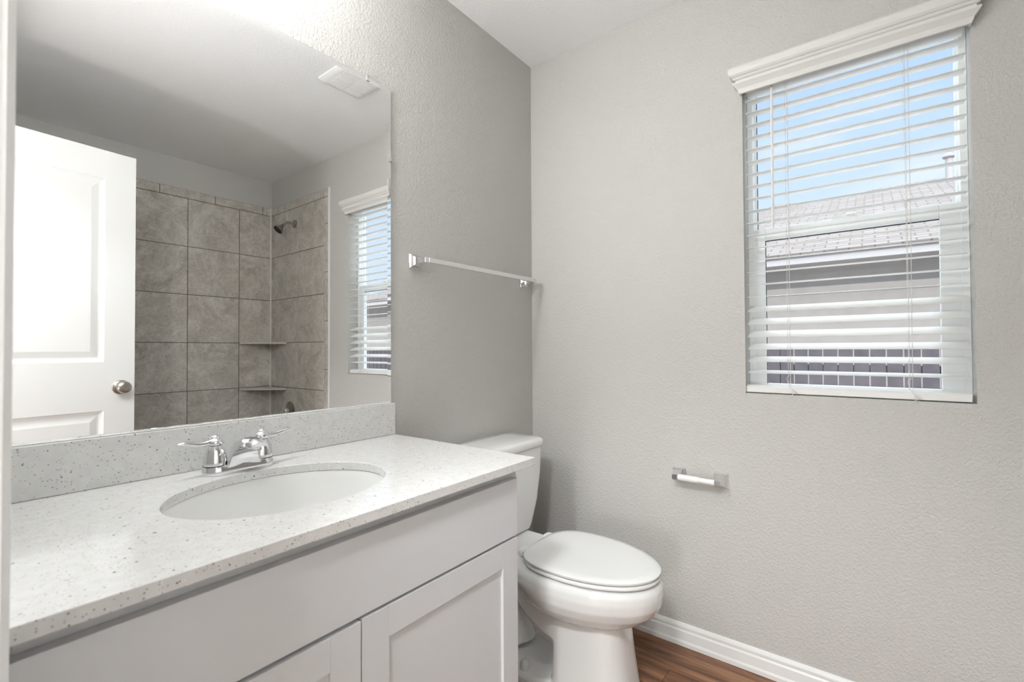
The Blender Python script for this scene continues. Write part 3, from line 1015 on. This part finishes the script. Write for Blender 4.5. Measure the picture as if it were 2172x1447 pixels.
def tile_box(m_, a0, a1, z0, z1, plane):
    a0, a1 = sorted((a0, a1))
    a0 += G; a1 -= G; z0 += G; z1 -= G
    e_ = 0.0012
    if plane == 'y':
        m_.loft([[(a0, TF-.008, z0), (a1, TF-.008, z0), (a1, TF-.008, z1), (a0, TF-.008, z1)],
                 [(a0, TF-e_, z0), (a1, TF-e_, z0), (a1, TF-e_, z1), (a0, TF-e_, z1)],
                 [(a0+e_, TF, z0+e_), (a1-e_, TF, z0+e_), (a1-e_, TF, z1-e_), (a0+e_, TF, z1-e_)]])
    else:
        m_.loft([[(-.001, a0, z0), (-.001, a1, z0), (-.001, a1, z1), (-.001, a0, z1)],
                 [(-.010+e_, a0, z0), (-.010+e_, a1, z0), (-.010+e_, a1, z1), (-.010+e_, a0, z1)],
                 [(-.010, a0+e_, z0+e_), (-.010, a1-e_, z0+e_), (-.010, a1-e_, z1-e_), (-.010, a0+e_, z1-e_)]])


bt = MB()
XC = [-0.012, -0.246, -0.582, -0.918, -1.254, -1.590, XL+0.002]
for a, b_ in zip(XC[:-1], XC[1:]):
    for z0, z1 in zip(ZR[:-1], ZR[1:]):
        tile_box(bt, a, b_, z0, z1, 'y')
XB = [-0.012, -0.0755, -0.4115, -0.7475, -1.0835, -1.4195, XL+0.002]
for a, b_ in zip(XB[:-1], XB[1:]):
    tile_box(bt, a, b_, 2.172, 2.2330, 'y')
bto = bt.build('back_tiles', 'slate_tile', ts)
MB().box(XL+0.001, -0.0015, YF+0.0005, TF-0.0025, 0.455, 2.2325).build('back_grout', 'grout', ts)
et = MB()
YC = [TF+0.001, -2.460, -2.120, -1.766]
for a, b_ in zip(YC[:-1], YC[1:]):
    for z0, z1 in zip(ZR[:-1], ZR[1:]):
        tile_box(et, a, b_, z0, z1, 'x')
YB = [TF+0.001, -2.31, -1.975, -1.766, -1.716]
for a, b_ in zip(YB[:-1], YB[1:]):
    tile_box(et, a, b_, 2.172, 2.2330, 'x')
ZB = [0.455, 0.64, 0.975, 1.31, 1.65, 1.985, 2.172]
for a, b_ in zip(ZB[:-1], ZB[1:]):
    tile_box(et, -1.766, -1.716, a, b_, 'x')
et.build('end_tiles', 'slate_tile', ts)
MB().box(-0.0075, -0.0005, TF, -1.7165, 0.455, 2.2325).build('end_grout', 'grout', ts)
tag(MB().box(-0.0112, -0.0005, -1.7162, -1.7030, 0.455, 2.2340).build('edge_trim', 'white_trim', ts, bevel=0.002), 'white edge trim')
tag(MB().loft([[(-.0095, TF+.0005, z), (-.017, TF+.0005, z), (-.0125, TF+.004, z), (-.0095, TF+.0085, z)] for z in (0.455, 2.233)]).build('corner_caulk', 'caulk_white', ts), 'pale caulk line')


def corner_shelf(z, label):
    s_ = MB()
    x0, y0 = -0.0125, TF+0.001
    pts = [(x0, y0), (x0-.231, y0), (x0-.231, y0+.010), (x0-.010, y0+.250), (x0, y0+.250)]
    s_.loft([[(a, b_, z-.013) for a, b_ in pts], [(a, b_, z) for a, b_ in pts]])
    tag(s_.build('corner_shelf', 'shelf_stone', bevel=0.002), label, 'shelf', 'tile corner shelves in the shower')


corner_shelf(1.170, 'upper of two triangular tile shelves in the shower corner')
corner_shelf(0.822, 'lower of two triangular tile shelves in the shower corner')

SHY = -2.165
sh = thing('shower', (-0.010, SHY, 1.96), 'dark nickel shower head on a bent arm above the corner shelves', 'shower head')
MB().lathe([(.032, 0), (.031, .005), (.022, .011), (.012, .014)], (-.0102, SHY, 2.052), (-1, 0, 0), n=24).build('flange', 'dark_nickel', sh, smooth=40)
pts = [(-.012, SHY, 2.052), (-.045, SHY, 2.056), (-.070, SHY, 2.052), (-.088, SHY, 2.038), (-.100, SHY, 2.024)]
MB().tube(pts, .0095, 14).build('shower_arm', 'satin_nickel', sh, smooth=40)
hd = MB().lathe([(.011, 0), (.013, .006), (.013, .016), (.018, .022), (.027, .034), (.0345, .048), (.0355, .056), (.034, .058)], (-.098, SHY, 2.026), (-.66, 0, -.75), n=28)
hdo = hd.build('spray_head', 'dark_nickel', sh, smooth=40)
MB().lathe([(.031, .0575), (.031, .0592), (.010, .0605), (.009, .060)], (-.098, SHY, 2.026), (-.66, 0, -.75), n=28).build('spray_face', 'black_rubber', hdo, smooth=40)

va = thing('shower_valve', (-0.010, -2.225, 0.60), 'round chrome shower valve low on the end tiles', 'shower valve')
MB().lathe([(.066, 0), (.065, .004), (.056, .009), (.030, .014), (.022, .016)], (-.0102, -2.225, .658), (-1, 0, 0), n=36).build('escutcheon', 'dark_nickel', va, smooth=40)
lv = MB().lathe([(.020, .012), (.020, .036), (.017, .044), (.012, .047)], (-.0102, -2.225, .658), (-1, 0, 0), n=24)
lv.tube([(-.045, -2.225, .660), (-.050, -2.255, .652), (-.052, -2.290, .640)], [.009, .0075, .006], 12)
lv.build('valve_lever', 'chrome', va, smooth=40)

tubt = MB()
tz = 0.455
TUX0, TUX1, TUY0, TUY1 = XL+0.003, -0.0015, TF+0.002, -1.755
tubt.ringloop([rrect(TUX0+.07, TUX1-.09, TUY0+.06, TUY1-.075, .09, tz-.006), rrect(TUX0+.06, TUX1-.08, TUY0+.05, TUY1-.065, .095, tz), rrect(TUX0, TUX1, TUY0, TUY1, .012, tz),
               rrect(TUX0, TUX1, TUY0, TUY1, .012, 0.0), rrect(TUX0+.02, TUX1-.02, TUY0+.02, TUY1-.02, .012, 0.0), rrect(TUX0+.10, TUX1-.12, TUY0+.08, TUY1-.10, .10, 0.06), rrect(TUX0+.13, TUX1-.15, TUY0+.10, TUY1-.12, .10, 0.10)])
tubt.loft([rrect(TUX0+.13, TUX1-.15, TUY0+.10, TUY1-.12, .10, 0.10), rrect(TUX0+.10, TUX1-.11, TUY0+.08, TUY1-.09, .10, 0.20), rrect(TUX0+.07, TUX1-.09, TUY0+.06, TUY1-.075, .09, tz-.006)], (True, False))
tag(tubt.build('bathtub', 'tub_acrylic', smooth=40), 'white alcove bathtub below the tiled walls', 'bathtub')

# ------------------------------------------------------------------ exhaust fan grille on the ceiling
ev = thing('ceiling_vent', (-0.455, -0.762, H-0.012), 'white exhaust fan grille on the ceiling, reflected at the mirror top edge', 'vent')
g_ = MB()
VX0, VX1, VY0, VY1 = -0.575, -0.335, -0.885, -0.640
g_.loft([rrect(VX0, VX1, VY0, VY1, .02, H-.0005), rrect(VX0, VX1, VY0, VY1, .02, H-.006), rrect(VX0+.012, VX1-.012, VY0+.012, VY1-.012, .02, H-.014), rrect(VX0+.03, VX1-.03, VY0+.03, VY1-.03, .012, H-.0175)])
g_.build('grille_cover', 'white_plastic', ev, smooth=40)
for i in range(13):
    yy = VY0+.038 + i*(VY1-VY0-.076)/12
    for xa, xb_ in ((VX0+.035, (VX0+VX1)/2-.006), ((VX0+VX1)/2+.006, VX1-.035)):
        MB().box(xa, xb_, yy-.002, yy+.002, H-.0195, H-.0165).build('louver', 'white_plastic', ev)

# ------------------------------------------------------------------ vanity light and added fill lamps
vl = thing('vanity_light', (-1.30, -0.02, 2.20), 'three-globe chrome vanity light above the mirror', 'light fixture')
MB().loft([[(x, -.0005, z) for x, z in ((-1.70, 2.235), (-1.10, 2.235), (-1.10, 2.315), (-1.70, 2.315))], [(x, -.022, z) for x, z in ((-1.695, 2.24), (-1.105, 2.24), (-1.105, 2.31), (-1.695, 2.31))]]).build('back_plate', 'chrome', vl, bevel=0.002)
for bx in (-1.62, -1.40, -1.18):
    MB().tube([(bx, -.022, 2.275), (bx, -.10, 2.285), (bx, -.190, 2.295), (bx, -.200, 2.315)], .009, 12).build('arm', 'chrome', vl, smooth=40)
    sd = MB().lathe([(.030, .0), (.055, .02), (.062, .06), (.060, .10), (.0585, .10), (.0605, .06), (.0535, .022), (.030, .003)], (bx, -.200, 2.315), n=28, caps=(False, False))
    sd.xform(Matrix.Translation((bx, -.200, 2.315)) @ Matrix.Scale(-1, 4, (0, 0, 1)) @ Matrix.Translation((-bx, .200, -2.315)))
    so_ = sd.build('lamp_shade', 'shade_glass', vl, smooth=40)
    MB().sphere((bx, -.200, 2.265), .032).build('bulb', 'bulb_glow', so_, smooth=60)

cl = thing('fill_sconce', (XL+0.02, -0.16, 1.57), 'added slim fill tube on the left wall beside the mirror, out of view', 'light fixture')  # invented fixture, added to brighten the ceiling evenly
MB().box(XL+.0005, XL+.012, -.185, -.135, 1.57, 2.13).build('wall_plate', 'satin_nickel', cl, bevel=0.002)
sb_ = MB()
for z in (1.585, 2.115):
    sb_.box(XL+.012, XL+.040, -.172, -.148, z-.012, z+.012)
    sbo = sb_.build('bracket', 'satin_nickel', cl); sb_ = MB()
emitter('fill_tube_glow', (0.975, 0.995, 1.0), SCONCE_FILL_W)
MB().tube([(XL+.037, -.16, 1.595), (XL+.037, -.16, 2.105)], .024, 20).build('fill_tube', 'fill_tube_glow', cl, smooth=60)

hl = thing('hall_fill_light', (-2.45, -1.15, H-0.09), 'added round fill light on the hallway ceiling, out of view', 'light fixture')  # invented fixture, added as fill light through the doorway
MB().lathe([(.17, 0), (.17, -.02), (.16, -.025)], (-2.45, -1.15, H-.0005), n=32).build('pan', 'satin_nickel', hl, smooth=40)
emitter('hall_fill_glow', (0.975, 0.995, 1.0), HALL_FILL_W)
MB().lathe([(.16, -.024), (.155, -.05), (.12, -.075), (.06, -.088), (.005, -.090)], (-2.45, -1.15, H), n=32).build('diffuser', 'hall_fill_glow', hl, smooth=60)

fl = thing('fill_globe_lamp', (-2.80, -1.16, 0), 'added low white globe fill lamp in the hallway, out of view', 'lamp')  # invented lamp, set low to throw light up through the doorway
MB().lathe([(.13, 0), (.13, .012), (.02, .022), (.016, .10), (.016, .42), (.05, .44)], (-2.80, -1.16, 0.0005), n=32).build('stand', 'satin_nickel', fl, smooth=40)
emitter('floor_fill_glow', (0.975, 0.995, 1.0), FLOOR_FILL_W)
MB().sphere((-2.80, -1.16, 0.56), .13, 24).build('globe', 'floor_fill_glow', fl, smooth=60)

# ------------------------------------------------------------------ outdoors
struct('ground', MB().box(WT+0.02, 40, -30, 30, -0.9, -0.75), 'pale_ground', 'unseen side yard between the houses, made pale to bounce daylight', 'ground')

nh = thing('neighbor_house', (10.5, -2.5, -0.75), 'beige neighbouring house with lap siding and shingle roof beyond the fence', 'house')
EX, EZ = 6.6, 2.44
HY0, HY1 = -12.0, 4.4
wl_ = MB()
wl_.box(7.1, 16.4, HY0+0.5, HY1-0.5, -0.75, EZ-0.02)
k = 0
zz = -0.7
while zz < EZ-0.2:
    wl_.loft([[(7.10, y, zz), (7.085, y, zz), (7.098, y, zz+0.19), (7.10, y, zz+0.19)] for y in (HY0+0.5, HY1-0.5)])
    zz += 0.205
wl_.build('siding_wall', 'siding', nh)
MB().box(EX+0.02, 16.9, HY0+.02, HY1-.02, EZ-0.045, EZ-0.02).build('soffit', 'soffit', nh)
fs = MB()
fs.box(EX, EX+0.03, HY0, HY1, EZ-0.05, EZ+0.10); fs.box(EX, 16.9, HY0, HY0+0.03, EZ-0.05, EZ+0.10); fs.box(EX, 16.9, HY1-0.03, HY1, EZ-0.05, EZ+0.10)
fs.build('fascia', 'fascia', nh)
rf = MB()
RX, RZ = 12.0, 4.78
EZ2 = EZ+0.11
e0, e1 = EX-0.04, 17.4
r0, r1 = (RX, -6.6, RZ), (RX, -1.25, RZ)
rf.face([(e0, HY0-.04, EZ2), (e0, HY1+.04, EZ2), r1, r0])
rf.face([(e1, HY1+.04, EZ2), (e1, HY0-.04, EZ2), r0, r1])
rf.face([(e0, HY1+.04, EZ2), (e1, HY1+.04, EZ2), r1])
rf.face([(e1, HY0-.04, EZ2), (e0, HY0-.04, EZ2), r0])
bmesh.ops.remove_doubles(rf.bm, verts=rf.bm.verts, dist=1e-4)
rfo = rf.build('roof', 'shingles', nh)
md = rfo.modifiers.new('solid', 'SOLIDIFY'); md.thickness = 0.06; md.offset = -1
vp = MB().tube([(11.4, -2.55, 4.45), (11.4, -2.55, 5.02)], .06, 14)
vp.lathe([(.10, 5.02), (.11, 5.05), (.02, 5.12)], (11.4, -2.55, 0), n=14)
vp.build('roof_vent', 'fascia', rfo, smooth=40)

fh = thing('far_house', (24.0, 6.0, -0.75), 'low grey-brown roof of a farther house at the left', 'house')
MB().box(19.4, 30.6, -5.8, 7.9, -0.75, 4.3).build('far_wall', 'siding', fh)
rf = MB()
a0, a1, b0, b1 = 18.6, 31.4, -6.5, 8.6
q0, q1 = (25, -0.5, 7.95), (25, 2.5, 8.3)
rf.face([(a0, b0, 4.3), (a0, b1, 4.3), q1, q0]); rf.face([(a1, b1, 4.3), (a1, b0, 4.3), q0, q1])
rf.face([(a0, b1, 4.3), (a1, b1, 4.3), q1]); rf.face([(a1, b0, 4.3), (a0, b0, 4.3), q0])
bmesh.ops.remove_doubles(rf.bm, verts=rf.bm.verts, dist=1e-4)
rfo = rf.build('far_roof', 'shingles', fh)
md = rfo.modifiers.new('solid', 'SOLIDIFY'); md.thickness = 0.06; md.offset = -1

fn = thing('yard_fence', (5.2, -2.5, -0.75), 'dark wood picket fence, house shade put into its colour, with thin light gaps below the neighbour', 'fence')
pk = MB()
y = -13.0
random.seed(3)
while y < 3.5:
    h_ = 1.10+random.uniform(-.008, .008)
    pk.box(5.20, 5.218, y, y+.142, -0.75, h_)
    y += .155
pk.build('pickets', 'shaded_fence_wood', fn)
for z in (-0.45, 0.2, 0.85):
    MB().box(5.219, 5.257, -13.0, 3.5, z-.045, z+.045).build('rail', 'shaded_fence_wood', fn)
for yy in (-0.24, -2.64, -5.04, 2.16):
    MB().box(5.258, 5.347, yy-.045, yy+.045, -0.75, 1.15).build('post', 'shaded_fence_wood', fn)
